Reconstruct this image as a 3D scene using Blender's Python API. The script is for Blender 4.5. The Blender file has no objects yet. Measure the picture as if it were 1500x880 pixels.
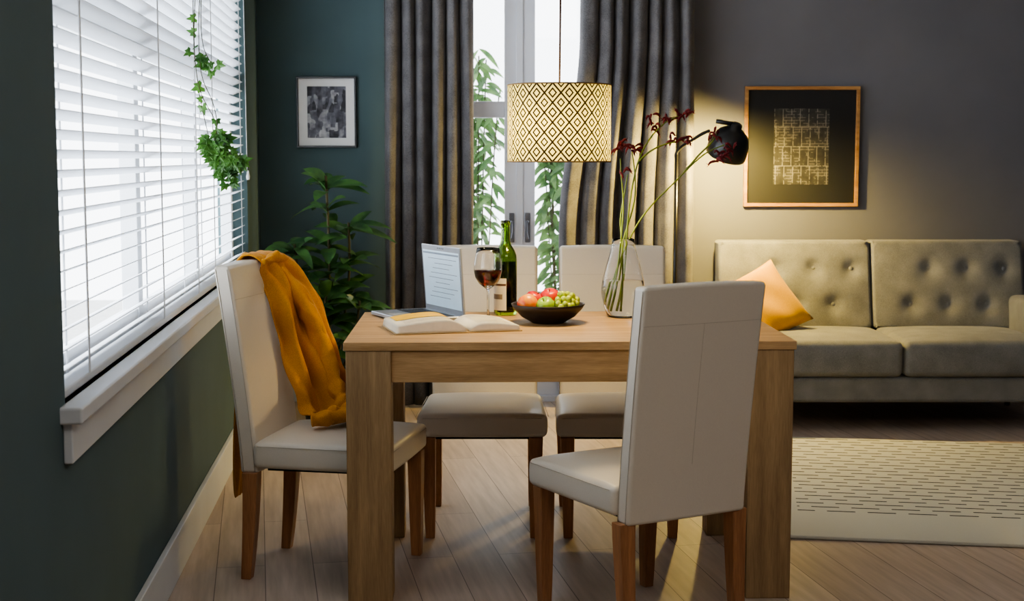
import bpy, math, random
from mathutils import Vector, Matrix, noise as mnoise
random.seed(7)
D2R=math.pi/180
def lin(c):
    def f(v):
        v/=255.0
        return v/12.92 if v<=.04045 else ((v+.055)/1.055)**2.4
    return (f(c[0]),f(c[1]),f(c[2]),1)
# ---------------- materials ----------------
def newmat(name):
    m=bpy.data.materials.new(name); m.use_nodes=True
    nt=m.node_tree; b=nt.nodes['Principled BSDF']
    return m,nt,b
def coords(nt,scale=(1,1,1),rot=(0,0,0),out='Object'):
    tc=nt.nodes.new('ShaderNodeTexCoord'); mp=nt.nodes.new('ShaderNodeMapping')
    mp.inputs['Scale'].default_value=scale; mp.inputs['Rotation'].default_value=rot
    nt.links.new(tc.outputs[out],mp.inputs['Vector']); return mp.outputs['Vector']
def math_n(nt,op,a,b=None):
    n=nt.nodes.new('ShaderNodeMath'); n.operation=op
    for i,v in enumerate((a,b)):
        if v is None: continue
        if isinstance(v,(int,float)): n.inputs[i].default_value=v
        else: nt.links.new(v,n.inputs[i])
    return n.outputs[0]
def ramp(nt,fac,stops):
    r=nt.nodes.new('ShaderNodeValToRGB'); e=r.color_ramp.elements
    while len(e)<len(stops): e.new(.5)
    for i,(p,c) in enumerate(stops):
        e[i].position=p; e[i].color=c
    nt.links.new(fac,r.inputs['Fac']); return r.outputs['Color']
def bump(nt,b,h,strength=.2,dist=.01):
    n=nt.nodes.new('ShaderNodeBump'); n.inputs['Strength'].default_value=strength; n.inputs['Distance'].default_value=dist
    nt.links.new(h,n.inputs['Height']); nt.links.new(n.outputs['Normal'],b.inputs['Normal'])
def noise_n(nt,vec,scale,detail=4):
    n=nt.nodes.new('ShaderNodeTexNoise'); n.inputs['Scale'].default_value=scale; n.inputs['Detail'].default_value=detail
    nt.links.new(vec,n.inputs['Vector']); return n.outputs['Fac']
def plain(name,col,rough=.5,metal=0,nscale=20,var=.12,bmp=.05,emis=0,sheen=0,spec=.5,sub=0):
    m,nt,b=newmat(name); c=lin(col)
    v=coords(nt); f=noise_n(nt,v,nscale)
    lo=tuple(x*(1-var) for x in c[:3])+(1,); hi=tuple(min(1,x*(1+var)) for x in c[:3])+(1,)
    o=ramp(nt,f,[(.3,lo),(.7,hi)]); nt.links.new(o,b.inputs['Base Color'])
    b.inputs['Roughness'].default_value=rough; b.inputs['Metallic'].default_value=metal
    b.inputs['Specular IOR Level'].default_value=spec
    if sheen: b.inputs['Sheen Weight'].default_value=sheen
    if emis:
        nt.links.new(o,b.inputs['Emission Color']); b.inputs['Emission Strength'].default_value=emis
    if bmp: bump(nt,b,f,bmp,.005)
    return m
def wood(name,c1,c2,axis='x',rough=.45,s=1.0):
    m,nt,b=newmat(name)
    sc={'x':(1.6,24,24),'y':(24,1.6,24),'z':(24,24,1.6)}[axis]
    v=coords(nt,tuple(k*s for k in sc)); f=noise_n(nt,v,1.6,8)
    v2=coords(nt,tuple(k*s*5 for k in sc)); f2=noise_n(nt,v2,3,3)
    mix=math_n(nt,'ADD',math_n(nt,'MULTIPLY',f,.65),math_n(nt,'MULTIPLY',f2,.35))
    o=ramp(nt,mix,[(.34,lin(c1)),(.5,lin(tuple((a+b_)/2 for a,b_ in zip(c1,c2)))),(.66,lin(c2))])
    nt.links.new(o,b.inputs['Base Color']); b.inputs['Roughness'].default_value=rough
    bump(nt,b,mix,.12,.004); return m
def fabric(name,c1,c2,scale=400,rough=.95,bmp=.3,sheen=.2,trans=0):
    m,nt,b=newmat(name)
    v=coords(nt,(1,1,1)); f=noise_n(nt,v,scale,2); g=noise_n(nt,v,9,3)
    mix=math_n(nt,'ADD',math_n(nt,'MULTIPLY',f,.65),math_n(nt,'MULTIPLY',g,.35))
    o=ramp(nt,mix,[(.35,lin(c1)),(.65,lin(c2))]); nt.links.new(o,b.inputs['Base Color'])
    b.inputs['Roughness'].default_value=rough; b.inputs['Sheen Weight'].default_value=sheen
    b.inputs['Specular IOR Level'].default_value=.2
    bump(nt,b,f,bmp,.002); return m
def glass(name,col=(1,1,1,1),rough=0,ior=1.45):
    m,nt,b=newmat(name); b.inputs['Base Color'].default_value=col
    b.inputs['Transmission Weight'].default_value=1; b.inputs['Roughness'].default_value=rough; b.inputs['IOR'].default_value=ior
    return m
def leafmat(name,c1,c2,rough=.35):
    m,nt,b=newmat(name); v=coords(nt); f=noise_n(nt,v,14,2)
    o=ramp(nt,f,[(.35,lin(c1)),(.65,lin(c2))]); nt.links.new(o,b.inputs['Base Color'])
    b.inputs['Roughness'].default_value=rough
    tr=nt.nodes.new('ShaderNodeBsdfTranslucent'); nt.links.new(o,tr.inputs['Color'])
    mx=nt.nodes.new('ShaderNodeMixShader'); mx.inputs[0].default_value=.3
    out=nt.nodes['Material Output']
    nt.links.new(b.outputs[0],mx.inputs[1]); nt.links.new(tr.outputs[0],mx.inputs[2]); nt.links.new(mx.outputs[0],out.inputs['Surface'])
    return m
# ---------------- mesh helpers ----------------
def empty(name,loc=(0,0,0),rz=0):
    e=bpy.data.objects.new(name,None); e.location=loc; e.rotation_euler=(0,0,rz); e.empty_display_size=.05
    bpy.context.collection.objects.link(e); return e
class MB:
    def __init__(s): s.v=[]; s.f=[]; s.m=[]
    def add(s,v,f,mi=0):
        o=len(s.v); s.v+= [tuple(p) for p in v]; s.f+=[tuple(i+o for i in q) for q in f]; s.m+=[mi]*len(f)
def obj(name,v,f,mats,parent=None,smooth=True,mi=None,loc=None,rz=0,bevel=0,solid=0,subsurf=0,merge=False):
    me=bpy.data.meshes.new(name); me.from_pydata([tuple(p) for p in v],[],f)
    if not isinstance(mats,(list,tuple)): mats=[mats]
    for m in mats: me.materials.append(m)
    if mi: me.polygons.foreach_set('material_index',mi)
    if merge:
        import bmesh
        bm=bmesh.new(); bm.from_mesh(me); bmesh.ops.remove_doubles(bm,verts=bm.verts,dist=1e-5)
        bmesh.ops.recalc_face_normals(bm,faces=bm.faces); bm.to_mesh(me); bm.free()
    me.polygons.foreach_set('use_smooth',[smooth]*len(me.polygons)); me.update()
    o=bpy.data.objects.new(name,me); bpy.context.collection.objects.link(o)
    if parent: o.parent=parent
    if loc: o.location=loc
    if rz: o.rotation_euler=(0,0,rz)
    if solid:
        d=o.modifiers.new('sol','SOLIDIFY'); d.thickness=solid; d.offset=0
    if subsurf:
        d=o.modifiers.new('sub','SUBSURF'); d.levels=subsurf; d.render_levels=subsurf
    if bevel:
        d=o.modifiers.new('bev','BEVEL'); d.width=bevel; d.segments=3; d.limit_method='ANGLE'; d.angle_limit=45*D2R; d.harden_normals=True
    return o
def boxvf(x0,x1,y0,y1,z0,z1):
    v=[(x0,y0,z0),(x1,y0,z0),(x1,y1,z0),(x0,y1,z0),(x0,y0,z1),(x1,y0,z1),(x1,y1,z1),(x0,y1,z1)]
    f=[(0,3,2,1),(4,5,6,7),(0,1,5,4),(1,2,6,5),(2,3,7,6),(3,0,4,7)]
    return v,f
def box(name,x0,x1,y0,y1,z0,z1,mat,parent=None,bevel=.003,loc=None,rz=0):
    v,f=boxvf(x0,x1,y0,y1,z0,z1)
    return obj(name,v,f,mat,parent,smooth=bevel>0,bevel=bevel,loc=loc,rz=rz)
def subbox(name,n,fn,mat,parent=None,bevel=.01,loc=None,rz=0):
    nx,ny,nz=n; v=[]; f=[]
    def grid(a,b,g):
        o=len(v)
        for i in range(a+1):
            for j in range(b+1): v.append(fn(*g(-1+2*i/a,-1+2*j/b)))
        for i in range(a):
            for j in range(b):
                p=o+i*(b+1)+j; f.append((p,p+b+1,p+b+2,p+1))
    grid(nx,ny,lambda a,b:(a,b,1)); grid(nx,ny,lambda a,b:(a,b,-1))
    grid(nx,nz,lambda a,b:(a,1,b)); grid(nx,nz,lambda a,b:(a,-1,b))
    grid(ny,nz,lambda a,b:(1,a,b)); grid(ny,nz,lambda a,b:(-1,a,b))
    return obj(name,v,f,mat,parent,bevel=bevel,merge=True,loc=loc,rz=rz)
def lathevf(prof,seg=48,c=(0,0,0)):
    v=[];f=[]
    n=len(prof)
    for r,z in prof:
        for k in range(seg):
            a=2*math.pi*k/seg; v.append((c[0]+r*math.cos(a),c[1]+r*math.sin(a),c[2]+z))
    for i in range(n-1):
        for k in range(seg):
            k2=(k+1)%seg; f.append((i*seg+k,i*seg+k2,(i+1)*seg+k2,(i+1)*seg+k))
    return v,f
def lathe(name,prof,mat,parent=None,loc=None,seg=48,c=(0,0,0)):
    v,f=lathevf(prof,seg,c); return obj(name,v,f,mat,parent,loc=loc,merge=True)
def smoothpath(pts,n=6):
    P=[Vector(p) for p in pts]; out=[]
    for i in range(len(P)-1):
        p0=P[max(i-1,0)];p1=P[i];p2=P[i+1];p3=P[min(i+2,len(P)-1)]
        for k in range(n):
            t=k/n
            out.append(.5*((2*p1)+(-p0+p2)*t+(2*p0-5*p1+4*p2-p3)*t*t+(-p0+3*p1-3*p2+p3)*t**3))
    out.append(P[-1]); return out
def tubevf(pts,r,seg=8,flat=1.0,caps=True):
    P=[Vector(p) for p in pts]; n=len(P); v=[];f=[]
    if isinstance(r,(int,float)): r=[r]*n
    T=(P[1]-P[0]).normalized(); N=T.orthogonal().normalized()
    for i in range(n):
        t=(P[min(i+1,n-1)]-P[max(i-1,0)]).normalized()
        N=(N-t*N.dot(t)).normalized(); B=t.cross(N)
        for k in range(seg):
            a=2*math.pi*k/seg; v.append(P[i]+N*math.cos(a)*r[i]+B*math.sin(a)*r[i]*flat)
    for i in range(n-1):
        for k in range(seg):
            k2=(k+1)%seg; f.append((i*seg+k,i*seg+k2,(i+1)*seg+k2,(i+1)*seg+k))
    if caps:
        f.append(tuple(range(seg))[::-1]); f.append(tuple((n-1)*seg+k for k in range(seg)))
    return v,f
def tube(name,pts,r,mat,parent=None,seg=10,sm=0,loc=None):
    if sm: pts=smoothpath(pts,sm)
    v,f=tubevf(pts,r,seg); return obj(name,v,f,mat,parent,loc=loc)
def spherevf(c,r,seg=16,rings=10,sc=(1,1,1)):
    v=[];f=[]
    for i in range(rings+1):
        th=math.pi*i/rings
        for k in range(seg):
            a=2*math.pi*k/seg
            v.append((c[0]+r*sc[0]*math.sin(th)*math.cos(a),c[1]+r*sc[1]*math.sin(th)*math.sin(a),c[2]+r*sc[2]*math.cos(th)))
    for i in range(rings):
        for k in range(seg):
            k2=(k+1)%seg; f.append((i*seg+k,(i+1)*seg+k,(i+1)*seg+k2,i*seg+k2))
    return v,f
def leaf(mb,base,d,up,L,W,droop=.3,mi=0,fold=.25,n=7,shape=1.0):
    d=Vector(d).normalized(); up=Vector(up); side=d.cross(up)
    if side.length<1e-3: side=d.orthogonal()
    side.normalize(); nn=side.cross(d).normalized()
    v=[];f=[]
    p=Vector(base)
    for i in range(n+1):
        t=i/n
        c=p+d*(L*t)-Vector((0,0,1))*droop*L*t*t
        w=W*.5*(math.sin(math.pi*t**shape))**.8 if 0<t<1 else W*.02
        v+= [c-side*w+nn*w*fold, c, c+side*w+nn*w*fold]
    for i in range(n):
        a=i*3; f+=[(a,a+1,a+4,a+3),(a+1,a+2,a+5,a+4)]
    mb.add(v,f,mi)

# ---------------- palette ----------------
teal=plain('wall_paint_lit_teal',(80,100,104),.85,nscale=3,var=.06,bmp=.03)  # same wall paint as slate; the difference in light is put into the colour
slate=plain('wall_paint_lit_slate',(110,110,116),.85,nscale=3,var=.06,bmp=.03)  # same paint as teal, with the light on the right half in its colour
white=plain('white_trim_paint',(215,218,222),.5,nscale=5,var=.03,bmp=.02)
doorgrey=plain('door_paint_pale_grey',(228,232,242),.5,nscale=5,var=.03,bmp=.02)
ceilm=plain('ceiling_paint',(215,215,212),.9,nscale=3,var=.03)
oak_x=wood('oak_grain_x',(154,120,78),(196,160,114),'x',.55)
oak_z=wood('oak_grain_z',(138,111,78),(178,148,108),'z',.55)
oak_y=wood('oak_grain_y',(146,112,74),(190,154,110),'y',.55)
legw=wood('chair_leg_wood',(142,96,62),(190,136,92),'z',.4)
framew=wood('picture_frame_wood',(150,105,60),(195,150,95),'x')
leather=plain('cream_faux_leather',(218,209,194),.38,nscale=260,var=.02,bmp=.04)
stitch=plain('stitch_thread',(188,178,162),.8)
blackm=plain('black_metal',(24,23,24),.3,metal=.0,var=.05)
blackfab=plain('black_underseat_fabric',(15,14,13),.9)
must=fabric('mustard_cloth',(190,124,22),(226,160,42),scale=500,bmp=.25)
mustp=fabric('mustard_pillow_cloth',(210,150,14),(236,180,34),scale=500)
curt=fabric('curtain_grey_weave',(74,73,76),(124,122,125),scale=330,bmp=.4,sheen=.1)
sofam=fabric('sofa_grey_weave',(104,104,104),(148,147,145),scale=500,bmp=.3)
steel=plain('laptop_aluminium',(178,182,188),.35,metal=.75,var=.03)
paper=plain('book_pages',(235,226,205),.8,nscale=60,var=.03)
terr=plain('pot_ceramic_dark',(52,52,54),.5)
clear=glass('clear_glass',ior=1.40)
vaseg=glass('vase_clear_glass',ior=1.25)
water=glass('vase_water',(.98,1,.99,1),ior=1.2)
leafd=leafmat('dark_green_leaf',(48,80,50),(82,122,66))
leafg=leafmat('ivy_green_leaf',(44,86,34),(88,136,58))
leafo=leafmat('outdoor_green_leaf',(66,100,56),(116,148,86))
stemg=plain('flower_stem_green',(120,140,54),.5)
barkm=plain('plant_stem_brown',(70,66,40),.8)
redm=plain('kangaroo_paw_dark_red',(104,12,28),.7,nscale=80,var=.3)

# ---------------- floor ----------------
def floor_mat():
    m,nt,b=newmat('oak_plank_floor')
    v=coords(nt,(1,1,1),(0,0,80*D2R))
    br=nt.nodes.new('ShaderNodeTexBrick'); nt.links.new(v,br.inputs['Vector'])
    br.inputs['Scale'].default_value=1; br.inputs['Brick Width'].default_value=1.5; br.inputs['Row Height'].default_value=.15
    br.inputs['Mortar Size'].default_value=.0014; br.inputs['Mortar Smooth'].default_value=.1; br.offset=.37
    br.inputs['Color1'].default_value=lin((190,170,154)); br.inputs['Color2'].default_value=lin((208,190,175)); br.inputs['Mortar'].default_value=lin((118,102,90))
    mp=nt.nodes.new('ShaderNodeMapping'); mp.inputs['Scale'].default_value=(2,26,1); nt.links.new(v,mp.inputs['Vector'])
    f=noise_n(nt,mp.outputs[0],1.6,7)
    g=ramp(nt,f,[(.3,(.74,.72,.70,1)),(.7,(1.0,1.0,1.0,1))])
    mx=nt.nodes.new('ShaderNodeMix'); mx.data_type='RGBA'; mx.blend_type='MULTIPLY'; mx.inputs[0].default_value=1
    nt.links.new(br.outputs['Color'],mx.inputs[6]); nt.links.new(g,mx.inputs[7]); nt.links.new(mx.outputs[2],b.inputs['Base Color'])
    b.inputs['Roughness'].default_value=.45; bump(nt,b,br.outputs['Fac'],-.25,.003); return m
X1,Y0,YB,H=3.7,-1.6,7.5,2.75
def lwx(y): return -1.315+(7.5-y)*.0860
def slab(name,z0,z1,mat):
    P=[(lwx(Y0)-.12,Y0),(X1,Y0),(X1,YB),(lwx(YB)-.12,YB)]
    v=[(x,y,z0) for x,y in P]+[(x,y,z1) for x,y in P]
    return obj(name,v,[(3,2,1,0),(4,5,6,7),(0,1,5,4),(1,2,6,5),(2,3,7,6),(3,0,4,7)],mat,smooth=False)
slab('floor',-.06,0,floor_mat()); slab('ceiling',H,H+.06,ceilm)
DX0,DX1,DZ=-.62,.70,2.3
bw=empty('wall_back')
box('wall_back_teal',-1.46,DX0,YB,YB+.14,0,H,teal,bw,0)
box('wall_back_slate',DX1,X1,YB,YB+.14,0,H,slate,bw,0)
box('wall_back_head',DX0,DX1,YB,YB+.14,DZ,H,teal,bw,0)
box('wall_right',X1,X1+.12,Y0,YB,0,H,slate,bevel=0)
box('wall_front',-.7,X1,Y0-.12,Y0,0,H,ceilm,bevel=0)
bb=empty('baseboard_back')
box('run_a',-1.31,DX0-.09,YB-.018,YB,0,.14,white,bb,.004)
box('run_b',DX1+.09,X1,YB-.018,YB,0,.14,white,bb,.004)
PH=4.92*D2R; P0=(-1.315,7.5,0)
lw=empty('wall_left',P0,PH)
WS0,WS1,WZ0,WZ1=-.68,-4.6,.78,2.42
box('below',-.14,0,-9.13,0,0,WZ0,teal,lw,0)
box('above',-.14,0,-9.13,0,WZ1,H,teal,lw,0)
box('far_pier',-.14,0,WS0,0.02,WZ0,WZ1,teal,lw,0)
box('near_pier',-.14,0,-9.13,WS1,WZ0,WZ1,teal,lw,0)
bl=empty('baseboard_left',P0,PH); box('run',0,.018,-9.0,-.02,0,.14,white,bl,.004)
wn=empty('window_1',P0,PH)
box('sill',-.12,.045,WS1-.05,WS0+.05,WZ0-.035,WZ0,white,wn,.006)
box('apron',0,.02,WS1-.03,WS0+.03,WZ0-.12,WZ0-.035,white,wn,.004)
for i,y in enumerate((WS0-.03,-1.95,-3.25,WS1+.03)):
    box('stile_%d'%i,-.12,-.07,y-.035,y+.035,WZ0,WZ1,white,wn,.003)
for i,z in enumerate((WZ0+.03,1.62,WZ1-.03)):
    box('rail_%d'%i,-.115,-.075,WS1,WS0,z-.03,z+.03,white,wn,.003)
def blind_mat():
    m,nt,b=newmat('blind_slat_white'); b.inputs['Base Color'].default_value=(.85,.87,.9,1); b.inputs['Roughness'].default_value=.5
    v=coords(nt); f=noise_n(nt,v,30); bump(nt,b,f,.02)
    tr=nt.nodes.new('ShaderNodeBsdfTranslucent'); tr.inputs['Color'].default_value=(.9,.93,.97,1)
    mx=nt.nodes.new('ShaderNodeMixShader'); mx.inputs[0].default_value=.3; out=nt.nodes['Material Output']
    nt.links.new(b.outputs[0],mx.inputs[1]); nt.links.new(tr.outputs[0],mx.inputs[2]); nt.links.new(mx.outputs[0],out.inputs['Surface']); return m
blm=blind_mat()
bd=empty('venetian_blind',P0,PH)
mb=MB(); z=WZ0+.05
while z<WZ1-.06:
    a=22*D2R; w=.024; xc=-.035
    v,f=boxvf(-w,w,WS1+.02,WS0-.02,-.0012,.0012)
    v=[(xc+p[0]*math.cos(a)-p[2]*math.sin(a),p[1],z+p[0]*math.sin(a)+p[2]*math.cos(a)) for p in v]
    mb.add(v,f); z+=.042
obj('slats',mb.v,mb.f,blm,bd,smooth=False)
box('bottom_rail',-.06,-.01,WS1+.02,WS0-.02,WZ0+.002,WZ0+.022,white,bd,.004)
box('head_rail',-.06,-.002,WS1+.01,WS0-.01,WZ1-.05,WZ1,white,bd,.004)
mb=MB()
for y in (-.85,-1.9,-2.4,-3.2,-4.3):
    for xx in (-.06,-.01):
        v,f=boxvf(xx-.001,xx+.001,y-.008,y+.008,WZ0+.02,WZ1-.05); mb.add(v,f)
obj('ladder_tapes',mb.v,mb.f,white,bd,smooth=False)
tube('pull_cord',[(.002,WS0-.05,WZ1-.05),(.006,WS0-.05,1.22)],.0015,white,bd)
lathe('cord_tassel',[(0,0),(.007,0),(.009,.015),(.004,.04),(0,.045)],white,bd,c=(.010,WS0-.05,1.18),seg=12)

# ---------------- french door ----------------
archg,nt,b=newmat('door_pane_glass')
gl=nt.nodes.new('ShaderNodeBsdfGlossy'); gl.inputs['Roughness'].default_value=.02
tp=nt.nodes.new('ShaderNodeBsdfTransparent'); mx=nt.nodes.new('ShaderNodeMixShader'); mx.inputs[0].default_value=.05
nt.links.new(tp.outputs[0],mx.inputs[1]); nt.links.new(gl.outputs[0],mx.inputs[2]); nt.links.new(mx.outputs[0],nt.nodes['Material Output'].inputs['Surface'])
dr=empty('door_1')
box('jamb_l',DX0,DX0+.04,YB-.01,YB+.14,0,DZ,doorgrey,dr); box('jamb_r',DX1-.04,DX1,YB-.01,YB+.14,0,DZ,doorgrey,dr)
box('head',DX0,DX1,YB-.01,YB+.14,DZ-.04,DZ,doorgrey,dr)
box('threshold',DX0,DX1,YB-.01,YB+.14,0,.03,doorgrey,dr)
cx=.04
for nm,a,bx in (('left',DX0+.04,cx-.002),('right',cx+.002,DX1-.04)):
    st=.078; y0,y1=YB+.03,YB+.075
    box(nm+'_stile_a',a,a+st,y0,y1,.03,DZ-.04,doorgrey,dr); box(nm+'_stile_b',bx-st,bx,y0,y1,.03,DZ-.04,doorgrey,dr)
    for z0,z1 in ((.03,.25),(.50,.58),(1.49,1.575),(DZ-.14,DZ-.04)):
        box(nm+'_rail',a+st,bx-st,y0,y1,z0,z1,doorgrey,dr)
    box(nm+'_lower_panel',a+st,bx-st,y0+.015,y1-.015,.25,.50,doorgrey,dr)
    box(nm+'_glass',a+st,bx-st,y0+.02,y0+.025,.58,DZ-.14,archg,dr,0)
box('astragal',cx-.018,cx+.018,YB+.018,YB+.03,.03,DZ-.04,doorgrey,dr,.004)
hm=plain('handle_brushed_grey',(120,122,130),.35,metal=.7)
for s,x in ((-1,cx-.042),(1,cx+.042)):
    box('handle_plate',x-.014,x+.014,YB+.02,YB+.03,.84,.995,hm,dr,.004)
    tube('handle_lever',[(x,YB+.03,.95),(x,YB-.015,.95),(x-s*.006,YB-.02,.945),(x-s*.008,YB-.02,.90),(x,YB-.018,.86)],.0065,hm,dr,sm=3)
box('balcony_ground',-7,5,YB+.14,13,-.12,-.01,plain('outdoor_paving',(190,190,188),.9),bevel=0)
v=[(lwx(-3)-.3,-3,-.3),(lwx(YB)-.3,7.6,-.3),(-9,7.6,-.3),(-9,-3,-.3)]
obj('garden_ground',v,[(0,1,2,3)],plain('outdoor_gravel',(200,200,196),.9,nscale=60),smooth=False)

# ---------------- curtains ----------------
def curtain(name,fl,fr,z0,z1,yc,nf,amp,ph):
    NU,NV=nf*14,44; v=[];f=[]
    for j in range(NV+1):
        t=j/NV; z=z0+(z1-z0)*t; l=fl(z); r=fr(z)
        for i in range(NU+1):
            u=i/NU
            w=u+.012*math.sin(u*17+ph)+.006*math.sin(t*5+u*9)
            a=w*nf*2*math.pi+ph+.5*math.sin(t*3+u*4)
            y=yc+amp*math.sin(a)*(1+.3*math.sin(u*11+ph*2))+.008*math.sin(a*2.3+t*4)
            x=l+(r-l)*u+.010*math.cos(a)
            v.append((x,y,z))
    for j in range(NV):
        for i in range(NU):
            p=j*(NU+1)+i; f.append((p,p+1,p+NU+2,p+NU+1))
    return obj(name,v,f,curt,solid=.003)
def sm(a,b,x):
    t=max(0,min(1,(x-a)/(b-a))); return t*t*(3-2*t)
curtain('curtain',lambda z:-.655,lambda z:-.205-.03*(1-sm(.2,.9,z)),.012,2.4,7.34,6,.045,.4)
curtain('curtain',lambda z:.25+.10*sm(.9,1.9,z),lambda z:.92,.012,2.4,7.34,7,.045,1.3)
cr=empty('curtain_rod'); tube('rod',[(-.85,7.34,2.42),(1.1,7.34,2.42)],.014,blackm,cr)
for x in (-.8,1.05): tube('bracket',[(x,7.34,2.42),(x,7.5,2.42)],.008,blackm,cr)

# ---------------- outdoor plants ----------------
def shrub(name,cx,cy,z0,z1,spread,n,seed):
    random.seed(seed); e=empty(name,(cx,cy,0))
    lathe('pot',[(0,-.01),(.1,-.01),(.13,.25),(.14,.28),(.12,.28),(.11,.22),(0,.22)],terr,e,seg=24)
    mbs=MB(); mbl=MB()
    for k in range(n):
        a=random.uniform(-1,1)*spread; b_=random.uniform(-.12,.12); top=random.uniform(.7,1)*(z1-z0)+z0
        pts=smoothpath([(a*.2,b_*.3,.2),(a*.7,b_,.2+(top-.2)*.4),(a,b_,.2+(top-.2)*.75),(a*1.3,b_,top)],6)
        v,f=tubevf(pts,.004,5); mbs.add(v,f)
        for p in pts:
            if p.z<z0*.8: continue
            for q in range(2):
                an=random.uniform(0,6.28)
                leaf(mbl,p+Vector((0,0,random.uniform(-.04,.04))),(math.cos(an),math.sin(an)*.6,random.uniform(-.7,.3)),(random.uniform(-.6,.6),-1,.6),random.uniform(.08,.13),.034,.5)
    obj('stems',mbs.v,mbs.f,barkm,e); obj('leaves',mbl.v,mbl.f,leafo,e)
shrub('bamboo_plant',-.20,8.25,.5,1.92,.11,9,3)
shrub('bamboo_plant',.28,8.25,.45,1.42,.10,8,5)

# ---------------- wall pictures ----------------
def print_mat(name,kind):
    m,nt,b=newmat(name); b.inputs['Roughness'].default_value=.6
    if kind=='street':
        v=coords(nt,(14,1,7)); vo=nt.nodes.new('ShaderNodeTexVoronoi'); vo.inputs['Scale'].default_value=3.2; vo.distance='CHEBYCHEV'; nt.links.new(v,vo.inputs['Vector'])
        n=noise_n(nt,coords(nt,(1,1,1)),30,6)
        sep=nt.nodes.new('ShaderNodeSeparateColor'); nt.links.new(vo.outputs['Color'],sep.inputs[0])
        mix=math_n(nt,'ADD',math_n(nt,'MULTIPLY',sep.outputs[0],.45),math_n(nt,'MULTIPLY',n,.55))
        o=ramp(nt,mix,[(.3,lin((40,40,48))),(.55,lin((112,112,124))),(.8,lin((205,205,208)))])
    else:
        v=coords(nt,(1,1,1),(90*D2R,0,.0)); 
        def bk_(sc,w,h,off,ms):
            br=nt.nodes.new('ShaderNodeTexBrick'); nt.links.new(v,br.inputs['Vector'])
            br.inputs['Scale'].default_value=sc; br.inputs['Mortar Size'].default_value=ms; br.inputs['Brick Width'].default_value=w; br.inputs['Row Height'].default_value=h; br.offset=off
            return br.outputs['Fac']
        n=noise_n(nt,coords(nt),24,6); n2=noise_n(nt,coords(nt),60,3)
        a1=math_n(nt,'MULTIPLY',bk_(22,.9,.33,.31,.022),math_n(nt,'GREATER_THAN',n,.50))
        a2=math_n(nt,'MULTIPLY',bk_(9,.4,.9,.2,.018),math_n(nt,'GREATER_THAN',n2,.42))
        s=math_n(nt,'MAXIMUM',a1,a2)
        s2=math_n(nt,'ADD',math_n(nt,'MULTIPLY',s,.42),math_n(nt,'MULTIPLY',n,.25))
        o=ramp(nt,s2,[(.05,lin((22,22,22))),(.9,lin((165,160,148)))])
    nt.links.new(o,b.inputs['Base Color']); return m
def picture(name,x0,x1,z0,z1,fw,fm,matc,mx0,mx1,mz0,mz1,pm):
    e=empty(name,((x0+x1)/2,YB,(z0+z1)/2)); cx_,cz=(x0+x1)/2,(z0+z1)/2
    a,b_,c,d=x0-cx_,x1-cx_,z0-cz,z1-cz
    box('frame_top',a,b_,-.03,-.001,d-fw,d,fm,e,.002); box('frame_bottom',a,b_,-.03,-.001,c,c+fw,fm,e,.002)
    box('frame_left',a,a+fw,-.03,-.001,c+fw,d-fw,fm,e,.002); box('frame_right',b_-fw,b_,-.03,-.001,c+fw,d-fw,fm,e,.002)
    box('mat_board',a+fw,b_-fw,-.014,-.002,c+fw,d-fw,matc,e,0)
    box('print',a+mx0,b_-mx1,-.0155,-.014,c+mz0,d-mz1,pm,e,0)
picture('framed_street_photo',-1.115,-.805,1.335,1.70,.010,blackm,plain('mat_board_white',(240,240,240),.8,var=.02),.055,.055,.05,.05,print_mat('street_print','street'))
picture('framed_map_print',1.205,1.80,1.03,1.65,.018,framew,plain('mat_board_black',(26,26,27),.7,var=.02),.155,.155,.115,.115,print_mat('map_print','map'))

# ---------------- table ----------------
TR=1.5*D2R
tb=empty('dining_table',(-.482,4.055,0),TR)
TW,TD=1.302,.81
box('top',0,TW,0,TD,.735,.76,oak_x,tb,.0025)
for i,(x,y) in enumerate(((.006,.004),(TW-.136,.004),(.006,TD-.104),(TW-.136,TD-.104))):
    box('leg_%d'%(i+1),x,x+.13,y,y+.10,0,.7345,oak_z,tb,.003)
box('apron_front',.136,TW-.136,.012,.034,.642,.735,oak_x,tb,.002)
box('apron_rear',.136,TW-.136,TD-.034,TD-.012,.642,.735,oak_x,tb,.002)
box('apron_left',.012,.034,.104,TD-.104,.642,.735,oak_y,tb,.002)
box('apron_right',TW-.034,TW-.012,.104,TD-.104,.642,.735,oak_y,tb,.002)

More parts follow.
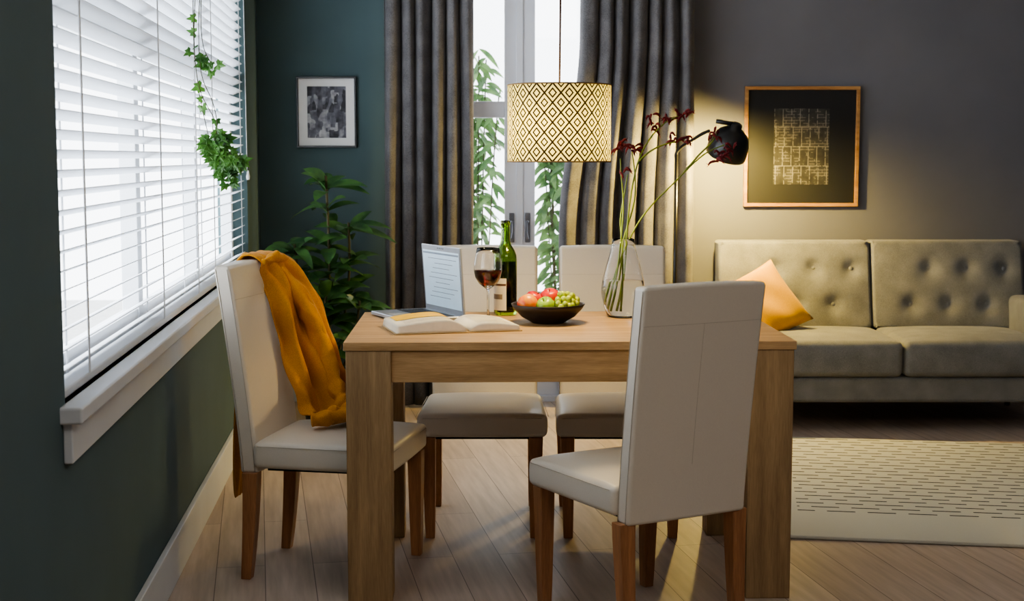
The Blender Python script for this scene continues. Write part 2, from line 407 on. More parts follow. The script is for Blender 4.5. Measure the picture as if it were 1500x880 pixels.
# ---------------- chairs ----------------
def byc(t): return -.212-.078*t**1.25
def chair(loc,rz):
    e=empty('dining_chair',loc,rz)
    def seat(u,v,w):
        hw=.203+.014*(v+1)/2; 
        x=u*hw+ (0.004*u*(1-w*w)); y=-.195+(v+1)/2*.435+.004*max(0,v)*(1-u*u)
        z=.348+(w+1)/2*.08+(.018*(1-u**4)*(1-v**4) if w>0 else 0)*max(0,w)
        return (x,y,z)
    subbox('seat',(12,12,4),seat,leather,e,.016)
    def back(u,v,w):
        t=(w+1)/2; z=.33+.63*t
        th=.029*(1-.12*t)
        y=byc(t)+v*th+.004*(1-u*u)*v
        return (u*(.190+.003*t)+0, y, z+ (.004*(1-u*u) if w>.99 else 0))
    subbox('backrest',(8,2,18),back,leather,e,.011)
    box('underseat',-.17,.17,-.16,.21,.338,.349,blackfab,e,0)
    for i,(sx,sy) in enumerate(((-1,1),(1,1),(-1,-1),(1,-1))):
        def leg(u,v,w,sx=sx,sy=sy):
            t=(w+1)/2; h=.0155+.008*t**.8
            yb=.212 if sy>0 else -.208
            bend=(1-t)**1.6
            return (sx*(.181 - .004*(1-t)) + u*h, yb+(0.002*bend if sy>0 else -.022*bend)+v*h, (.347 if sy>0 else .334)*t)
        subbox('leg_%d'%(i+1),(1,1,8),leg,legw,e,.003)
    mb=MB()
    def bp(x,t,s,off=0.0):
        return (x,byc(t)+s*(.029*(1-.12*t)+.004*(1-(x/.19)**2)+off),.33+.63*t)
    r=.0006
    for s in (-1,1):
        v,f=tubevf([bp(-.186+.372*i/10,.84,s) for i in range(11)],r,5); mb.add(v,f)
    v,f=tubevf([bp(0,.84-.60*i/14,-1) for i in range(15)],r,5); mb.add(v,f)
    for sx in (-1,1):
        for s in (-1,1):
            pts=[( sx*(.1905+.003*t), byc(t)+s*.018, .33+.63*t) for t in [i/16*.985 for i in range(17)]]
            v,f=tubevf(pts,.0011,5); mb.add(v,f)
        pts=[(sx*(.2085+.014*(k/10)),-.18+.40*k/10,.418) for k in range(11)]
        v,f=tubevf(pts,.0011,5); mb.add(v,f)
    v,f=tubevf([(-.20+.40*k/10,.2415,.414) for k in range(11)],.0011,5); mb.add(v,f)
    obj('stitching',mb.v,mb.f,stitch,e)
    return e
chair((.352,3.945,0),28.5*D2R)
LC=(-.553,4.425,0); LR=-101*D2R
chair(LC,LR)
chair((-.10,4.985,0),180*D2R)
chair((.368,4.985,0),180*D2R)

# ---------------- jacket ----------------
jk=empty('mustard_jacket',LC,LR)
rows=[(.205,(.01,-.325),(-.15,-.345)),(.40,(.0,-.325),(-.165,-.335)),(.65,(-.02,-.325),(-.185,-.325)),(.85,(-.03,-.328),(-.19,-.328)),(.94,(-.03,-.328),(-.192,-.328)),
(.975,(-.03,-.305),(-.196,-.30)),(.976,(-.03,-.275),(-.198,-.26)),(.955,(-.03,-.248),(-.20,-.205)),(.91,(-.035,-.236),(-.20,-.155)),(.85,(-.04,-.225),(-.20,-.11)),
(.75,(-.045,-.205),(-.20,-.07)),(.65,(-.05,-.185),(-.195,-.04)),(.565,(-.05,-.16),(-.19,-.01)),(.50,(-.035,-.13),(-.175,.015)),(.468,(-.0,-.09),(-.14,.03))]
rp=smoothpath([(a[0],a[1],z) for z,a,b_ in rows],5); rq=smoothpath([(b_[0],b_[1],z) for z,a,b_ in rows],5)
NW=44; v=[];f=[]; nr=len(rp)
for j in range(nr):
    A,B=rp[j],rq[j]; t=j/(nr-1); 
    T=(rp[min(j+1,nr-1)]-rp[max(j-1,0)]).normalized(); ac=(B-A).normalized(); N=ac.cross(T).normalized()
    back_=t<.36
    amp=.007 if back_ else .004+.022*min(1,(t-.42)*3 if t>.42 else 0)
    for i in range(NW+1):
        w=i/NW; p=A.lerp(B,w)
        nz=mnoise.noise(Vector((w*5+3,t*14,1.3)))
        d=amp*(math.sin(w*13+t*7+nz)+.5*math.sin(w*27-t*16+1)+.35*math.sin(w*6+t*30)+.8*nz)
        if back_: d=abs(d)*-1
        q=p+N*(d if N.dot(Vector((0,1,0)))>0 or back_ else -d)
        if not back_ and .36<=t<.52: q=p+Vector((0,0,abs(d)*.5))
        q.z=max(q.z,.462) if q.y>-.18 and t>.4 else q.z
        v.append(q)
for j in range(nr-1):
    for i in range(NW):
        p=j*(NW+1)+i; f.append((p,p+1,p+NW+2,p+NW+1))
obj('body',v,f,must,jk,solid=.006,subsurf=1)
def wr_tube(name,pts,r,fl,seed):
    P=smoothpath(pts,8); n=len(P); R=[r*(1+.12*math.sin(i*1.1+seed)+.08*math.sin(i*2.3)) *(min(1,.55+i*.12)) for i in range(n)]
    vv,ff=tubevf(P,R,24,fl)
    o=[]
    for i,p in enumerate(vv):
        q=Vector(p); d=mnoise.noise(Vector((q.x*26+seed,q.y*26,q.z*16)))*.016+mnoise.noise(Vector((q.x*60+seed,q.y*60,q.z*45)))*.006
        c=P[i//24]; o.append(q+(q-c).normalized()*d)
    o=[Vector((q.x,q.y,max(q.z,.455) if q.y>-.17 else q.z)) for q in o]
    obj(name,o,ff,must,jk,subsurf=1)
wr_tube('sleeve',[(-.12,-.225,.93),(-.13,-.16,.84),(-.135,-.10,.72),(-.12,-.05,.60),(-.09,-.01,.52),(-.05,.02,.482),(.02,-.01,.48)],.036,.62,1)
wr_tube('hem_bundle',[(-.19,.02,.53),(-.13,.055,.495),(-.05,.05,.485),(.03,-.0,.48),(.06,-.06,.475)],.030,.75,4)
wr_tube('collar',[(-.03,-.24,.955),(-.07,-.228,.965),(-.12,-.222,.965),(-.18,-.22,.95)],.014,.7,7)

# ---------------- laptop ----------------
hx,hy=-.150,4.585; fx,fy=-.285,4.845
ang=math.atan2(fy-hy,fx-hx)
lp=empty('laptop',(hx,hy,.7605),ang)
LL=math.hypot(fx-hx,fy-hy)+.008
box('base',0,LL,0,.205,.003,.016,steel,lp,.003)
keym=plain('laptop_keys',(60,62,66),.6)
mb=MB()
for r_ in range(5):
    for c_ in range(13):
        x=.02+c_*(LL-.04)/13; y=.03+r_*.0185
        vv,ff=boxvf(x,x+(LL-.04)/13-.003,y,y+.0155,.0158,.0172); mb.add(vv,ff)
obj('keyboard',mb.v,mb.f,keym,lp,smooth=False)
box('trackpad',LL*.36,LL*.64,.14,.192,.0155,.0165,plain('trackpad_grey',(150,153,158),.4),lp,0)
scr=bpy.data.objects.new('lid',None); bpy.context.collection.objects.link(scr); scr.parent=lp; scr.location=(0,.004,.014); scr.rotation_euler=(-4*D2R,0,0)
SH=.222
box('lid_shell',0,LL,-.006,0,0,SH,steel,scr,.002)
bez=plain('screen_bezel',(120,124,130),.4)
box('bezel',.002,LL-.002,0,.0012,.002,SH-.002,bez,scr,0)
scm=plain('screen_display',(168,188,202),.3,emis=.35,var=.04,bmp=0)
box('display',.010,LL-.010,.0012,.0018,.018,SH-.018,scm,scr,0)
lnm=plain('screen_text_lines',(96,112,128),.5,emis=.2); mb=MB()
for k in range(9):
    z_=SH-.045-k*.016
    vv,ff=boxvf(.03+.03*(k%3),LL-.05-.05*((k*7)%4)/3,.0018,.0021,z_,z_+.002); mb.add(vv,ff)
vv,ff=boxvf(.012,LL-.012,.0018,.0021,SH-.03,SH-.024); mb.add(vv,ff)
obj('display_lines',mb.v,mb.f,lnm,scr,smooth=False)
box('feet',.01,LL-.01,.01,.195,0,.003,blackfab,lp,0)
mb=MB()
for k in range(4):
    vv,ff=spherevf((LL*.42+k*.014,.0015,SH-.009),.002,8,6); mb.add(vv,ff)
obj('webcam',mb.v,mb.f,blackm,scr)

# ---------------- open book ----------------
bk=empty('open_book',(-.130,4.285,.7605),15*D2R)
def page(sgn,Wd,hh,base):
    def fn(u,v,w):
        a=(u+1)/2; y=(v+1)/2*.235
        top=base+hh*(1-(1-min(1,a*3.2))**2)*(1-.45*a*a)+.004*math.sin(a*3.1)
        z=.003+(top-.003)*(w+1)/2
        return (sgn*(.002+a*Wd)+ (sgn*.004*(1-(w+1)/2)), y, z)
    return fn
subbox('page_block_left',(20,2,5),page(-1,.215,.030,.008),paper,bk,0)
subbox('page_block_right',(20,2,3),page(1,.155,.020,.006),paper,bk,0)
cvm=plain('book_cover_tan',(190,160,110),.6)
box('cover',-.224,.166,-.004,.239,0,.0028,cvm,bk,.001)
mb=MB()
inkm=plain('page_ink',(150,140,120),.9)
for k in range(13):
    y=.03+k*.0145
    for sgn,Wd,hh,ba in ((1,.155,.020,.006),(-1,.215,.030,.008)):
        P=[]
        g=page(sgn,Wd,hh,ba)
        for q in range(9):
            a=-.6+1.35*q/8; x_,_,z_=g(a,0,1); P.append((x_,z_))
        vv=[]; ff=[]
        for x_,z_ in P: vv+=[(x_,y,z_+.0006),(x_,y+.003,z_+.0006)]
        for q in range(8): ff.append((2*q,2*q+1,2*q+3,2*q+2))
        if sgn>0 or k<7: mb.add(vv,ff)
obj('text_lines',mb.v,mb.f,inkm,bk,smooth=False)
ylm=plain('page_yellow',(226,182,40),.6); g=page(-1,.215,.030,.008); vv=[];ff=[]  # yellow patch over the far part of the left page
for q in range(13):
    x_,_,z_=g(-.75+1.6*q/12,0,1); vv+=[(x_,.11,z_+.0014),(x_,.225,z_+.0014)]
for q in range(12): ff.append((2*q,2*q+1,2*q+3,2*q+2))
obj('page_yellow_patch',vv,ff,ylm,bk,smooth=False)

# ---------------- wine glass ----------------
wg=empty('wine_glass',(-.078,4.655,.7605))
outer=[(0,0),(.034,0),(.036,.0015),(.033,.003),(.012,.006),(.0045,.014),(.0035,.03),(.0035,.085),(.0045,.096),(.014,.103),(.030,.116),(.042,.136),(.0465,.158),(.045,.185),(.040,.212),(.0365,.232)]
inner=[(.0355,.232),(.039,.212),(.044,.185),(.0455,.158),(.041,.137),(.029,.118),(.013,.106),(0,.104)]
lathe('bowl_and_stem',outer+inner,clear,wg,seg=64)
winem=glass('red_wine',(.05,.001,.003,1),ior=1.34)
lathe('wine',[(0,.1045),(.0128,.1065),(.0287,.1185),(.0407,.1375),(.0450,.157),(.0450,.160),(0,.160)],winem,wg,seg=64)
# ---------------- bottle ----------------
wb=empty('wine_bottle',(-.022,4.775,.7605))
grn=glass('green_bottle_glass',(.34,.50,.07,1),ior=1.5)
ob=[(0,.004),(.026,.004),(.033,0),(.037,.003),(.0385,.01),(.0385,.185),(.037,.2),(.030,.218),(.019,.235),(.0155,.25),(.0145,.29),(.0145,.298),(.0165,.300),(.0165,.312),(.0145,.316)]
ib=[(.0115,.316),(.0115,.29),(.0125,.25),(.016,.236),(.027,.217),(.034,.2),(.0355,.185),(.0355,.012),(0,.010)]
lathe('bottle_glass',ob+ib,grn,wb,seg=56)
dark=plain('bottle_wine_fill',(14,10,8),.2); lathe('wine_fill',[(0,.011),(.0352,.0125),(.0352,.178),(0,.178)],dark,wb,seg=48)
def arc_patch(name,r,a0,a1,z0,z1,mat,par):
    v=[];f=[];n=24
    for i in range(n+1):
        a=a0+(a1-a0)*i/n; v+=[(r*math.cos(a),r*math.sin(a),z0),(r*math.cos(a),r*math.sin(a),z1)]
    for i in range(n): f.append((2*i,2*i+2,2*i+3,2*i+1))
    return obj(name,v,f,mat,par)
lab=plain('bottle_label_cream',(226,216,196),.7,var=.05)
arc_patch('label',.0389,150*D2R,275*D2R,.018,.125,lab,wb)
arc_patch('label_band',.0391,152*D2R,273*D2R,.100,.107,plain('label_print_dark',(90,60,50),.7),wb)
arc_patch('label_text',.0391,190*D2R,255*D2R,.055,.072,plain('label_print_grey',(130,115,100),.7),wb)

# ---------------- fruit bowl ----------------
FB=(.115,4.55,.7605)
lathe('fruit_bowl',[(0,0),(.05,0),(.055,.003),(.085,.020),(.108,.044),(.118,.060),(.1165,.0615),(.112,.058),(.102,.045),(.08,.025),(.05,.010),(0,.008)],plain('bowl_dark_wood',(34,26,24),.45,nscale=40,var=.2),loc=FB,seg=64)
def apple(name,p,r,m):
    v,f=lathevf([(.0,.62),(.12,.72),(.35,.86),(.62,.86),(.88,.62),(1,.2),(.98,-.2),(.8,-.62),(.5,-.88),(.25,-.92),(.1,-.84),(0,-.8)],28)
    v=[(a*r,b_*r,c*r) for a,b_,c in v]
    e=empty(name,(FB[0]+p[0],FB[1]+p[1],FB[2]+p[2])); e.rotation_euler=(.5*random.uniform(-1,1),.5*random.uniform(-1,1),0)
    obj('flesh',v,f,m,e,merge=True); tube('stalk',[(0,0,.6*r),(.002,0,1.05*r)],.0013,barkm,e,6)
def applem(name,c1,c2):
    m,nt,b=newmat(name); v=coords(nt,(1,1,.6)); f=noise_n(nt,v,25,3)
    nt.links.new(ramp(nt,f,[(.4,lin(c1)),(.6,lin(c2))]),b.inputs['Base Color']); b.inputs['Roughness'].default_value=.3; return m
apr=applem('apple_red',(186,26,30),(214,60,36)); apo=applem('apple_orange_blush',(222,70,34),(236,150,50)); apg=applem('apple_green',(128,166,40),(160,190,60))
AP=[('apple',(-.064,-.030,.060),.033,apo),('apple',(-.045,.038,.064),.033,apr),('apple',(.008,.035,.074),.032,apr),('apple',(-.008,-.045,.056),.030,apg)]
for a_ in AP: apple(*a_)
random.seed(11); mb=MB(); pts=[]
tries=0
while len(pts)<58 and tries<9000:
    tries+=1
    a=random.uniform(0,6.28); rr=random.uniform(0,1)**.5
    x=.055+rr*.048*math.cos(a); y=-.012+rr*.070*math.sin(a); zt=.096-.035*rr*rr; z_=random.uniform(.040,zt)
    if math.hypot(x,y)>.094 : continue
    if math.hypot(x,y)>.08 and z_<.055: continue
    if any(math.dist((x,y,z_),q[1])<q[2]+.009 for q in AP): continue
    if all((x-p[0])**2+(y-p[1])**2+(z_-p[2])**2>.0155**2 for p in pts): pts.append((x,y,z_))
for p in pts:
    v,f=spherevf(p,random.uniform(.0095,.0112),14,9,(1,1,1.12)); mb.add(v,f)
gm,nt,b=newmat('green_grape'); b.inputs['Roughness'].default_value=.22
b.inputs['Subsurface Weight'].default_value=.3; b.inputs['Subsurface Radius'].default_value=(.01,.01,.004)
v_=coords(nt); nt.links.new(ramp(nt,noise_n(nt,v_,60,2),[(.4,lin((150,172,48))),(.6,lin((190,198,84)))]),b.inputs['Base Color'])
obj('green_grapes',mb.v,mb.f,gm,loc=FB,merge=False)

# ---------------- vase + flowers ----------------
VX,VY=.367,4.72
vs=empty('glass_vase',(VX,VY,.7605))
vo_=[(0,0),(.045,0),(.052,.004),(.062,.03),(.070,.065),(.0725,.085),(.069,.12),(.058,.165),(.046,.205),(.0375,.24),(.0355,.258)]
vi_=[(.0342,.258),(.0362,.24),(.0447,.205),(.0567,.165),(.0677,.12),(.0712,.085),(.0687,.065),(.0607,.03),(.0507,.008),(.044,.005),(0,.005)]
lathe('vase_glass',vo_+vi_,vaseg,vs,seg=72)
lathe('vase_water',[(0,.0055),(.0435,.0056),(.0500,.0086),(.0600,.03),(.0680,.065),(.0705,.085),(.0672,.12),(0,.12)],water,vs,seg=72)
def P2(px,py,dy=0):
    d=VY+dy; return Vector(((px-750)*d/2090-VX,dy,1.286-(py-230)*d/2105-.7605))
fl=empty('kangaroo_paw_flowers',(VX,VY,.7605)); mb=MB(); mf=MB()
stems=[([(893,452),(903,400),(909,350),(912,300),(909,262),(907,232)],-.02),
([(905,454),(914,400),(917,350),(921,300),(932,240),(950,203),(972,180),(992,170)],.01),
([(888,446),(903,395),(920,352),(945,310),(985,268),(1026,228),(1058,212)],.0),
([(898,454),(908,400),(913,350),(927,300),(929,262),(924,222)],.02),
([(910,454),(912,400),(910,352),(908,320),(914,280),(918,255)],.025),
([(934,236),(950,222),(970,212),(1000,205)],.012),
([(1000,252),(1022,226),(1040,208),(1046,196)],.0)]
for pts,dy in stems:
    n=len(pts); P=[P2(px,py,dy*(.4+i/n)) for i,(px,py) in enumerate(pts)]
    P=smoothpath(P,6); v,f=tubevf(P,[.0036*(1-.45*i/len(P)) for i in range(len(P))],7); mb.add(v,f)
random.seed(21)
for px,py,dy,n in [(903,214,-.02,8),(925,219,.02,9),(908,252,-.02,4),(957,186,.01,6),(975,178,.01,5),(996,171,.01,9),(984,204,.012,8),(1002,207,.012,6),(1043,200,0,7),(1050,232,0,9),(1066,222,0,6),(952,172,.01,3)]:
    c=P2(px,py,dy)
    for k in range(n):
        a=random.uniform(0,6.28); el=random.uniform(-.5,.9)
        d=Vector((math.cos(a)*math.cos(el),math.sin(a)*math.cos(el)*.8,math.sin(el)))
        o=c+Vector((random.uniform(-.012,.012),random.uniform(-.012,.012),random.uniform(-.012,.012)))
        L=random.uniform(.018,.03); q=[o,o+d*L*.5+Vector((0,0,.004)),o+d*L+Vector((0,0,.002)),o+d*L*1.25+Vector((0,0,-.006))]
        Q=smoothpath(q,3); R=[.0018+.0026*math.sin(math.pi*min(1,i/len(Q)*1.15)) for i in range(len(Q))]
        v,f=tubevf(Q,R,6); mf.add(v,f)
        for s in (-1,1):
            e_=Q[-1]; v,f=tubevf([e_-d*.003,e_+d*.004+Vector((0,s*.003,s*.004)),e_+d*.006+Vector((0,s*.006,s*.007))],[.0014,.001,.0004],5); mf.add(v,f)
obj('stems',mb.v,mb.f,stemg,fl); obj('blooms',mf.v,mf.f,redm,fl)

# ---------------- pendant lamp ----------------
PX,PY,PZ0,PZ1,PR=.147,4.5,1.272,1.508,.161
pl=empty('pendant_lamp',(PX,PY,PZ0))
m,nt,b=newmat('patterned_lampshade')
uv=nt.nodes.new('ShaderNodeTexCoord'); sp=nt.nodes.new('ShaderNodeSeparateXYZ'); nt.links.new(uv.outputs['UV'],sp.inputs[0])
fu=math_n(nt,'ABSOLUTE',math_n(nt,'SUBTRACT',math_n(nt,'FRACT',sp.outputs[0]),.5))
fv=math_n(nt,'ABSOLUTE',math_n(nt,'SUBTRACT',math_n(nt,'FRACT',sp.outputs[1]),.5))
p=math_n(nt,'ADD',fu,fv)
def band(c,w): return math_n(nt,'LESS_THAN',math_n(nt,'ABSOLUTE',math_n(nt,'SUBTRACT',p,c)),w)
msk=math_n(nt,'MAXIMUM',band(.5,.07),math_n(nt,'MAXIMUM',band(.22,.06),band(.80,.055)))
colr=ramp(nt,msk,[(0,lin((220,214,160))),(1,lin((40,34,22)))])
colt=ramp(nt,msk,[(0,lin((138,131,78))),(1,lin((14,10,4)))])
nt.links.new(colr,b.inputs['Base Color']); b.inputs['Roughness'].default_value=.9; b.inputs['Specular IOR Level'].default_value=.1
tr=nt.nodes.new('ShaderNodeBsdfTranslucent'); nt.links.new(colt,tr.inputs['Color'])
mx=nt.nodes.new('ShaderNodeMixShader'); mx.inputs[0].default_value=.5
nt.links.new(b.outputs[0],mx.inputs[1]); nt.links.new(tr.outputs[0],mx.inputs[2]); nt.links.new(mx.outputs[0],nt.nodes['Material Output'].inputs['Surface'])
shade=m; SG=96; v=[];f=[]
Hh=PZ1-PZ0
for j in range(2):
    for k in range(SG+1):
        a=2*math.pi*k/SG; v.append((PR*math.cos(a),PR*math.sin(a),Hh*j))
for k in range(SG): f.append((k,k+1,SG+1+k+1,SG+1+k))
o=obj('shade',v,f,shade,pl)
uvl=o.data.uv_layers.new(name='UVMap')
for lp_ in o.data.loops:
    i=lp_.vertex_index; k=i%(SG+1); j=i//(SG+1); uvl.data[lp_.index].uv=(k/SG*20,j*4.0)
trimm=plain('shade_trim',(120,96,62),.8)
for nm,zz in (('rim_bottom',0),('rim_top',Hh)):
    v,f=lathevf([(PR-.002,zz-.002),(PR+.0015,zz-.002),(PR+.0015,zz+.002),(PR-.002,zz+.002),(PR-.002,zz-.002)],SG); obj(nm,v,f,trimm,pl)
tube('cord',[(0,0,Hh*.75),(.003,0,Hh+.4),(0,0,H-PZ0-.03)],.0032,plain('cord_dark_red_brown',(60,40,34),.8),pl,8,sm=6)
lathe('ceiling_rose',[(0,H-PZ0-.04),(.045,H-PZ0-.03),(.05,H-PZ0-.002),(0,H-PZ0-.002)],blackm,pl,seg=24)
lathe('lamp_holder',[(0,Hh*.78),(.018,Hh*.78),(.02,Hh*.6),(0,Hh*.6)],plain('lamp_holder_white',(220,215,205),.5),pl,seg=20)
for k in range(3):
    a=k*2.094+.3; tube('spider_arm',[(.018*math.cos(a),.018*math.sin(a),Hh*.72),(PR*math.cos(a),PR*math.sin(a),Hh-.003)],.0016,blackm,pl,6)
bulbm,nt,b=newmat('warm_bulb_glass'); b.inputs['Emission Color'].default_value=(1,.76,.42,1); b.inputs['Emission Strength'].default_value=10; b.inputs['Base Color'].default_value=(1,.9,.7,1)
lathe('bulb',[(0,Hh*.6),(.012,Hh*.58),(.016,Hh*.5),(.028,Hh*.4),(.03,Hh*.33),(.02,Hh*.24),(0,Hh*.22)],bulbm,pl,seg=24)
def plight(name,loc,e,col,r,parent=None):
    L=bpy.data.lights.new(name,'POINT'); L.energy=e; L.color=col; L.shadow_soft_size=r
    o=bpy.data.objects.new(name,L); o.location=loc; bpy.context.collection.objects.link(o)
    if parent: o.parent=parent
    return o
for k in range(3):
    a=k*2.094; plight('bulb_light_%d'%k,(.06*math.cos(a),.06*math.sin(a),Hh*.42),9.5,(1,.75,.36),.03,pl)

# ---------------- floor lamp ----------------
FX,FY=.805,7.06
fl_=empty('floor_lamp',(FX,FY,0))
lathe('base',[(0,0),(.13,0),(.13,.012),(.12,.02),(.015,.028),(0,.028)],blackm,fl_,seg=40)
tube('pole',[(0,0,.02),(0,0,1.30)],.009,blackm,fl_)
tube('arm',[(0,0,1.27),(.0,0,1.305),(.03,-.0,1.34),(.08,-.01,1.372),(.125,-.02,1.40),(.16,-.02,1.415)],.008,blackm,fl_,sm=5)
hd=bpy.data.objects.new('head',None); bpy.context.collection.objects.link(hd); hd.parent=fl_; hd.location=(.255,-.02,1.345); hd.rotation_euler=(26*D2R,16*D2R,0)
lathe('shade_shell',[(.100,-.055),(.101,-.05),(.101,-.03),(.094,.02),(.075,.06),(.045,.085),(.03,.092),(.028,.115),(.0,.12),(0,.10),(.022,.09),(.042,.08),(.070,.056),(.090,.018),(.098,-.03),(.098,-.055)],blackm,hd,seg=48)
tube('knuckle',[(-.02,0,.11),(-.06,0,.105),(-.10,0,.10)],.011,blackm,hd)
v,f=spherevf((0,0,.03),.022); obj('bulb',v,f,bulbm,hd)
plight('reading_light',(0,0,-.045),115,(1,.72,.20),.03,hd)

# ---------------- sofa ----------------
sf=empty('sofa',(1.02,6.62,0)); SW=1.62
woodd=wood('sofa_leg_wood',(80,50,30),(120,80,50),'z')
box('base_frame',.0,SW,.02,.82,.14,.26,sofam,sf,.02)
for i,(x,y) in enumerate(((.06,.07),(SW-.06,.07),(.06,.76),(SW-.06,.76))):
    lathe('leg_%d'%i,[(0,0),(.014,0),(.022,.14),(0,.14)],woodd,sf,c=(x,y,0),seg=16)
def cush(x0,x1,y0,y1,z0,z1,crown):
    def fn(u,v,w):
        return ((x0+x1)/2+u*(x1-x0)/2,(y0+y1)/2+v*(y1-y0)/2-(.012*(1-u*u)*(1-w*w) if v<0 else 0),(z0+z1)/2+w*(z1-z0)/2+(crown*(1-u**4)*(1-v**4) if w>0 else 0)*max(0,w))
    return fn
for i in range(2):
    a=.12+i*(SW-.24)/2; subbox('seat_cushion_%d'%i,(10,8,4),cush(a+.003,a+(SW-.24)/2-.003,0,.60,.262,.43,.02),sofam,sf,.03)
def tuft(x0,x1):
    bx=[x0+(x1-x0)*k/4 for k in (1,2,3)] ; bz=[.54,.72]
    L=[(x+(0 if r%2==0 else (x1-x0)/8),z) for r,z in enumerate(bz) for x in bx if x+(0 if r%2==0 else (x1-x0)/8)<x1-.05]
    def fn(u,v,w):
        x=(x0+x1)/2+u*(x1-x0)/2; t=(w+1)/2; z=.42+t*.44
        y=.70+v*.075+.10*(t-.3)
        if v<0:
            d=sum(.024*math.exp(-((x-a)**2+(z-b_)**2)/.0018) for a,b_ in L); y+=d-.012*(1-u**4)*(1-w**4)
        return (x,y,z)
    return fn,L
mb=MB()
for i in range(2):
    a=.03+i*(SW-.06)/2; fn,L=tuft(a+.003,a+(SW-.06)/2-.003)
    subbox('back_cushion_%d'%i,(44,3,24),fn,sofam,sf,.045)
    for x,z_ in L:
        t=(z_-.42)/.44; v,f=spherevf((x,.70-.075+.10*(t-.3)+.014,z_),.012,10,8,(1,.5,1)); mb.add(v,f)
obj('buttons',mb.v,mb.f,sofam,sf)
for x in (0.0,SW-.12): subbox('arm_%d'%int(x>0),(3,8,6),lambda u,v,w,x=x:(x+.06+u*.06,.33+v*.33,.36+w*.23),sofam,sf,.035)
def pillow(name,loc,M,s,T,mat):
    N=22; v=[];f=[]
    for sg in (1,-1):
        o=len(v)
        for i in range(N+1):
            for j in range(N+1):
                a=-1+2*i/N;b_=-1+2*j/N
                pin=1-.07*(1-a*a)*(abs(b_)**3) ; pin2=1-.07*(1-b_*b_)*(abs(a)**3)
                h=T*(max(0,(1-a**4)*(1-b_**4)))**.55
                v.append(M@Vector((a*s*pin2,sg*h+.004*math.sin(a*7+b_*4)*h/T,b_*s*pin)))
        for i in range(N):
            for j in range(N):
                p=o+i*(N+1)+j; f.append((p,p+1,p+N+2,p+N+1))
    return obj(name,v,f,mat,loc=loc,merge=True)
Mp=Matrix.Rotation(6*D2R,3,'Z')@Matrix.Rotation(-30*D2R,3,'X')@Matrix.Rotation(-28*D2R,3,'Y')
pillow('throw_pillow',(1.225,6.99,.565),Mp,.185,.055,mustp)

# ---------------- rug ----------------
m,nt,b=newmat('cream_rug_dashes'); tc=nt.nodes.new('ShaderNodeTexCoord'); sp=nt.nodes.new('ShaderNodeSeparateXYZ'); nt.links.new(tc.outputs['Object'],sp.inputs[0])
ln=math_n(nt,'LESS_THAN',math_n(nt,'FRACT',math_n(nt,'MULTIPLY',sp.outputs[1],17)),.2)
rowid=math_n(nt,'FLOOR',math_n(nt,'MULTIPLY',sp.outputs[1],17))
ds=math_n(nt,'GREATER_THAN',math_n(nt,'FRACT',math_n(nt,'ADD',math_n(nt,'MULTIPLY',sp.outputs[0],7),math_n(nt,'MULTIPLY',rowid,.37))),.3)
inn=math_n(nt,'MULTIPLY',math_n(nt,'GREATER_THAN',sp.outputs[1],.32),math_n(nt,'GREATER_THAN',sp.outputs[0],.05))
mk=math_n(nt,'MULTIPLY',math_n(nt,'MULTIPLY',ln,ds),inn)
nt.links.new(ramp(nt,mk,[(0,lin((206,204,192))),(1,lin((52,52,54)))]),b.inputs['Base Color']); b.inputs['Roughness'].default_value=1
bump(nt,b,noise_n(nt,coords(nt),300,2),.5,.004)
box('area_rug',0,1.7,0,1.75,.001,.014,m,bevel=.005,loc=(.93,4.75,0),rz=-9*D2R)

# ---------------- potted plant (left) ----------------
random.seed(5)
pp=empty('potted_dracaena',(-.86,6.72,0))
lathe('pot',[(0,0),(.11,0),(.15,.26),(.155,.28),(.14,.28),(.13,.24),(0,.24)],terr,pp,seg=32)
mb=MB();ml=MB()
def whorl(c,n,L,W,el0,el1,dr=.35):
    a0=random.uniform(0,6.28)
    for k in range(n):
        a=a0+k*2.4+random.uniform(-.3,.3); el=random.uniform(el0,el1)
        LL_=L*random.uniform(.75,1.15)
        if c.x+math.cos(a)*LL_*math.cos(el)<-.33: LL_*=.6
        leaf(ml,c+Vector((0,0,-.02*random.random()*3)),(math.cos(a)*math.cos(el),math.sin(a)*math.cos(el),math.sin(el)),(0,-.5,1),LL_,W*random.uniform(.8,1.15),dr,shape=.85)
stk=[([(0,0,.24),(.0,.0,.6),(.0,0,.9),(-.01,0,1.20)],[(.99,10,.2),(.84,6,.2),(.70,7,.2),(.55,8,.2),(.42,8,.2),(.3,8,.2)]),
([(.02,.02,.24),(.06,.05,.5),(.09,.04,.75),(.09,.03,.98)],[(.99,10,.2),(.78,7,.2),(.55,8,.2)]),
([(-.02,.02,.24),(-.09,-.02,.5),(-.14,.0,.7),(-.16,.0,.88)],[(.99,10,.2),(.75,8,.2),(.5,8,.2)]),
([(.03,-.05,.24),(.12,-.08,.42),(.15,-.08,.62)],[(.99,10,.2),(.6,8,.2)]),
([(-.0,-.05,.24),(-.04,-.10,.42),(.0,-.10,.66)],[(.99,10,.2),(.6,8,.2)])]
for pts,ws in stk:
    P=smoothpath(pts,8); v,f=tubevf(P,.006,7); mb.add(v,f)
    for t,n,L in ws: whorl(P[min(len(P)-1,int(t*(len(P)-1)))],n,L,.062,-.1,.75 if t<.9 else 1.0)
obj('stems',mb.v,mb.f,barkm,pp); obj('leaves',ml.v,ml.f,leafd,pp)

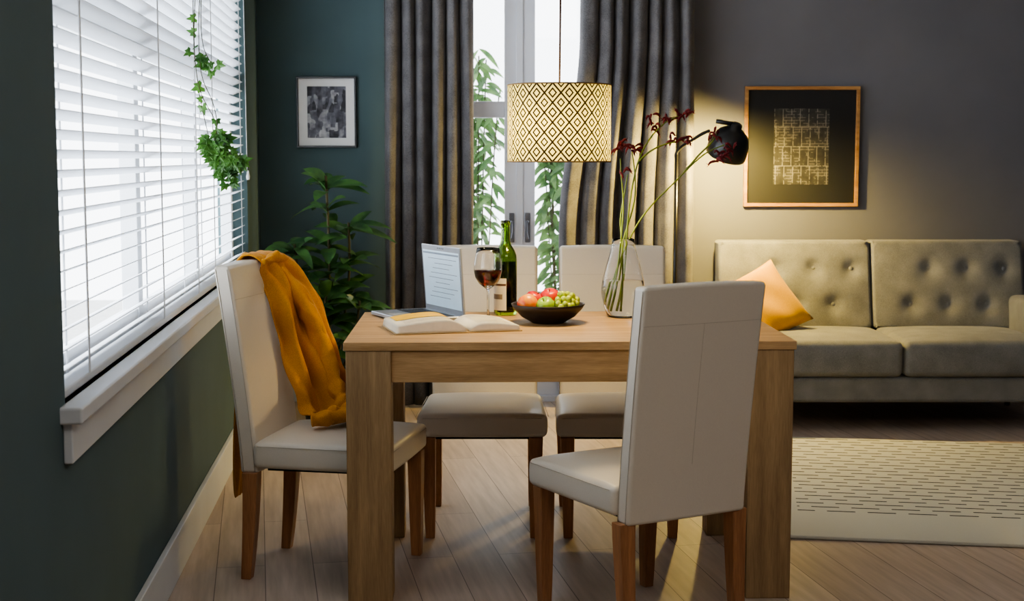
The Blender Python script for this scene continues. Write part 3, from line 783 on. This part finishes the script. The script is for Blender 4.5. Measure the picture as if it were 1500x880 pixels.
# ---------------- hanging ivy ----------------
random.seed(9)
iv=empty('hanging_ivy_planter',(-.92,4.75,0)); mb=MB(); ml=MB()
lathe('pot',[(0,1.95),(.07,1.95),(.10,2.1),(.105,2.12),(.09,2.12),(.085,2.08),(0,2.08)],terr,iv,seg=28)
for a in (0,2.1,4.2): tube('hanger',[(.1*math.cos(a),.1*math.sin(a),2.11),(0,0,2.45),(0,0,H)],.002,barkm,iv,5)
def ivleaf(mb,c,d,s):
    d=Vector(d).normalized(); n=Vector((random.uniform(-.5,.5),-1,random.uniform(-.2,.7))).normalized(); n=(n-d*n.dot(d)).normalized(); sd=d.cross(n)
    out=[(0,0),(.35,-.25),(.75,-.15),(.55,.15),(.62,.55),(.3,.5),(0,1.1),(-.3,.5),(-.62,.55),(-.55,.15),(-.75,-.15),(-.35,-.25)]
    v=[c+d*(.3*s)+n*.15*s]+[c+sd*(x*s*.8)+d*(y*s) for x,y in out]
    f=[(0,1+i,1+(i+1)%12) for i in range(12)]; mb.add(v,f)
def IV(px,py): 
    return Vector(((px-750)*4.75/2090+.92,0,1.286-(py-230)*4.75/2105))
for pts,lv in ([(308,-40),(304,20),(308,70),(316,98)],.75),([(304,-40),(300,40),(304,110),(314,150),(324,185),(320,215),(332,245),(338,262)],.6),([(300,-30),(296,60),(302,130),(317,175),(327,205),(345,228),(354,236)],.6),([(296,-30),(290,60),(296,130),(306,180),(318,222),(330,238)],.65):
    P=smoothpath([IV(*q)+Vector((0,random.uniform(-.04,.04),0)) for q in pts],6); v,f=tubevf(P,.0015,5); mb.add(v,f)
    for i,p in enumerate(P):
        if i<len(P)*lv and i%7: continue
        for q in range(3 if i>len(P)*.6 else 1):
            d=Vector((random.uniform(-1,1),random.uniform(-.6,.2),random.uniform(-1,.2))); ivleaf(ml,p+d*.02,d,random.uniform(.020,.036))
obj('vines',mb.v,mb.f,barkm,iv); obj('leaves',ml.v,ml.f,leafg,iv,smooth=False)

# ---------------- lights ----------------
def area(name,loc,rot,sx,sy,e,col):
    L=bpy.data.lights.new(name,'AREA'); L.shape='RECTANGLE'; L.size=sx; L.size_y=sy; L.energy=e; L.color=col
    o=bpy.data.objects.new(name,L); o.location=loc; o.rotation_euler=rot; bpy.context.collection.objects.link(o); return o
w_=Vector((-.0857,.9963,0)); n_=Vector((.9963,.0857,0)); c=Vector(P0)+w_*((WS0+WS1)/2)-n_*.6+Vector((0,0,1.7))
area('window_daylight',c,(0,-90*D2R,PH),1.9,4.2,120,(.88,.94,1))
area('door_daylight',(.04,9.6,1.5),(-90*D2R,0,0),3.0,2.6,85,(.9,.95,1))
area('added_fill_light',(.9,1.2,2.65),(18*D2R,0,0),1.6,1.2,30,(1,.94,.88))  # soft fill added under the ceiling, not a fixture of the room
w=bpy.data.worlds.new('World'); bpy.context.scene.world=w; w.use_nodes=True
bg=w.node_tree.nodes['Background']; bg.inputs[0].default_value=(.91,.955,1,1); bg.inputs[1].default_value=5.0
try: bpy.context.scene.view_settings.look='AgX - Medium High Contrast'
except Exception as ex: print('look',ex)
# ---------------- camera ----------------
cam=bpy.data.cameras.new('camera'); cam.lens=50.4; cam.sensor_width=36; cam.clip_start=.05
co=bpy.data.objects.new('camera',cam); co.location=(0,0,1.286); co.rotation_euler=((90-5.71)*D2R,0,0); bpy.context.collection.objects.link(co)
bpy.context.scene.camera=co
cam.dof.use_dof=True; cam.dof.focus_distance=4.35; cam.dof.aperture_fstop=7.1
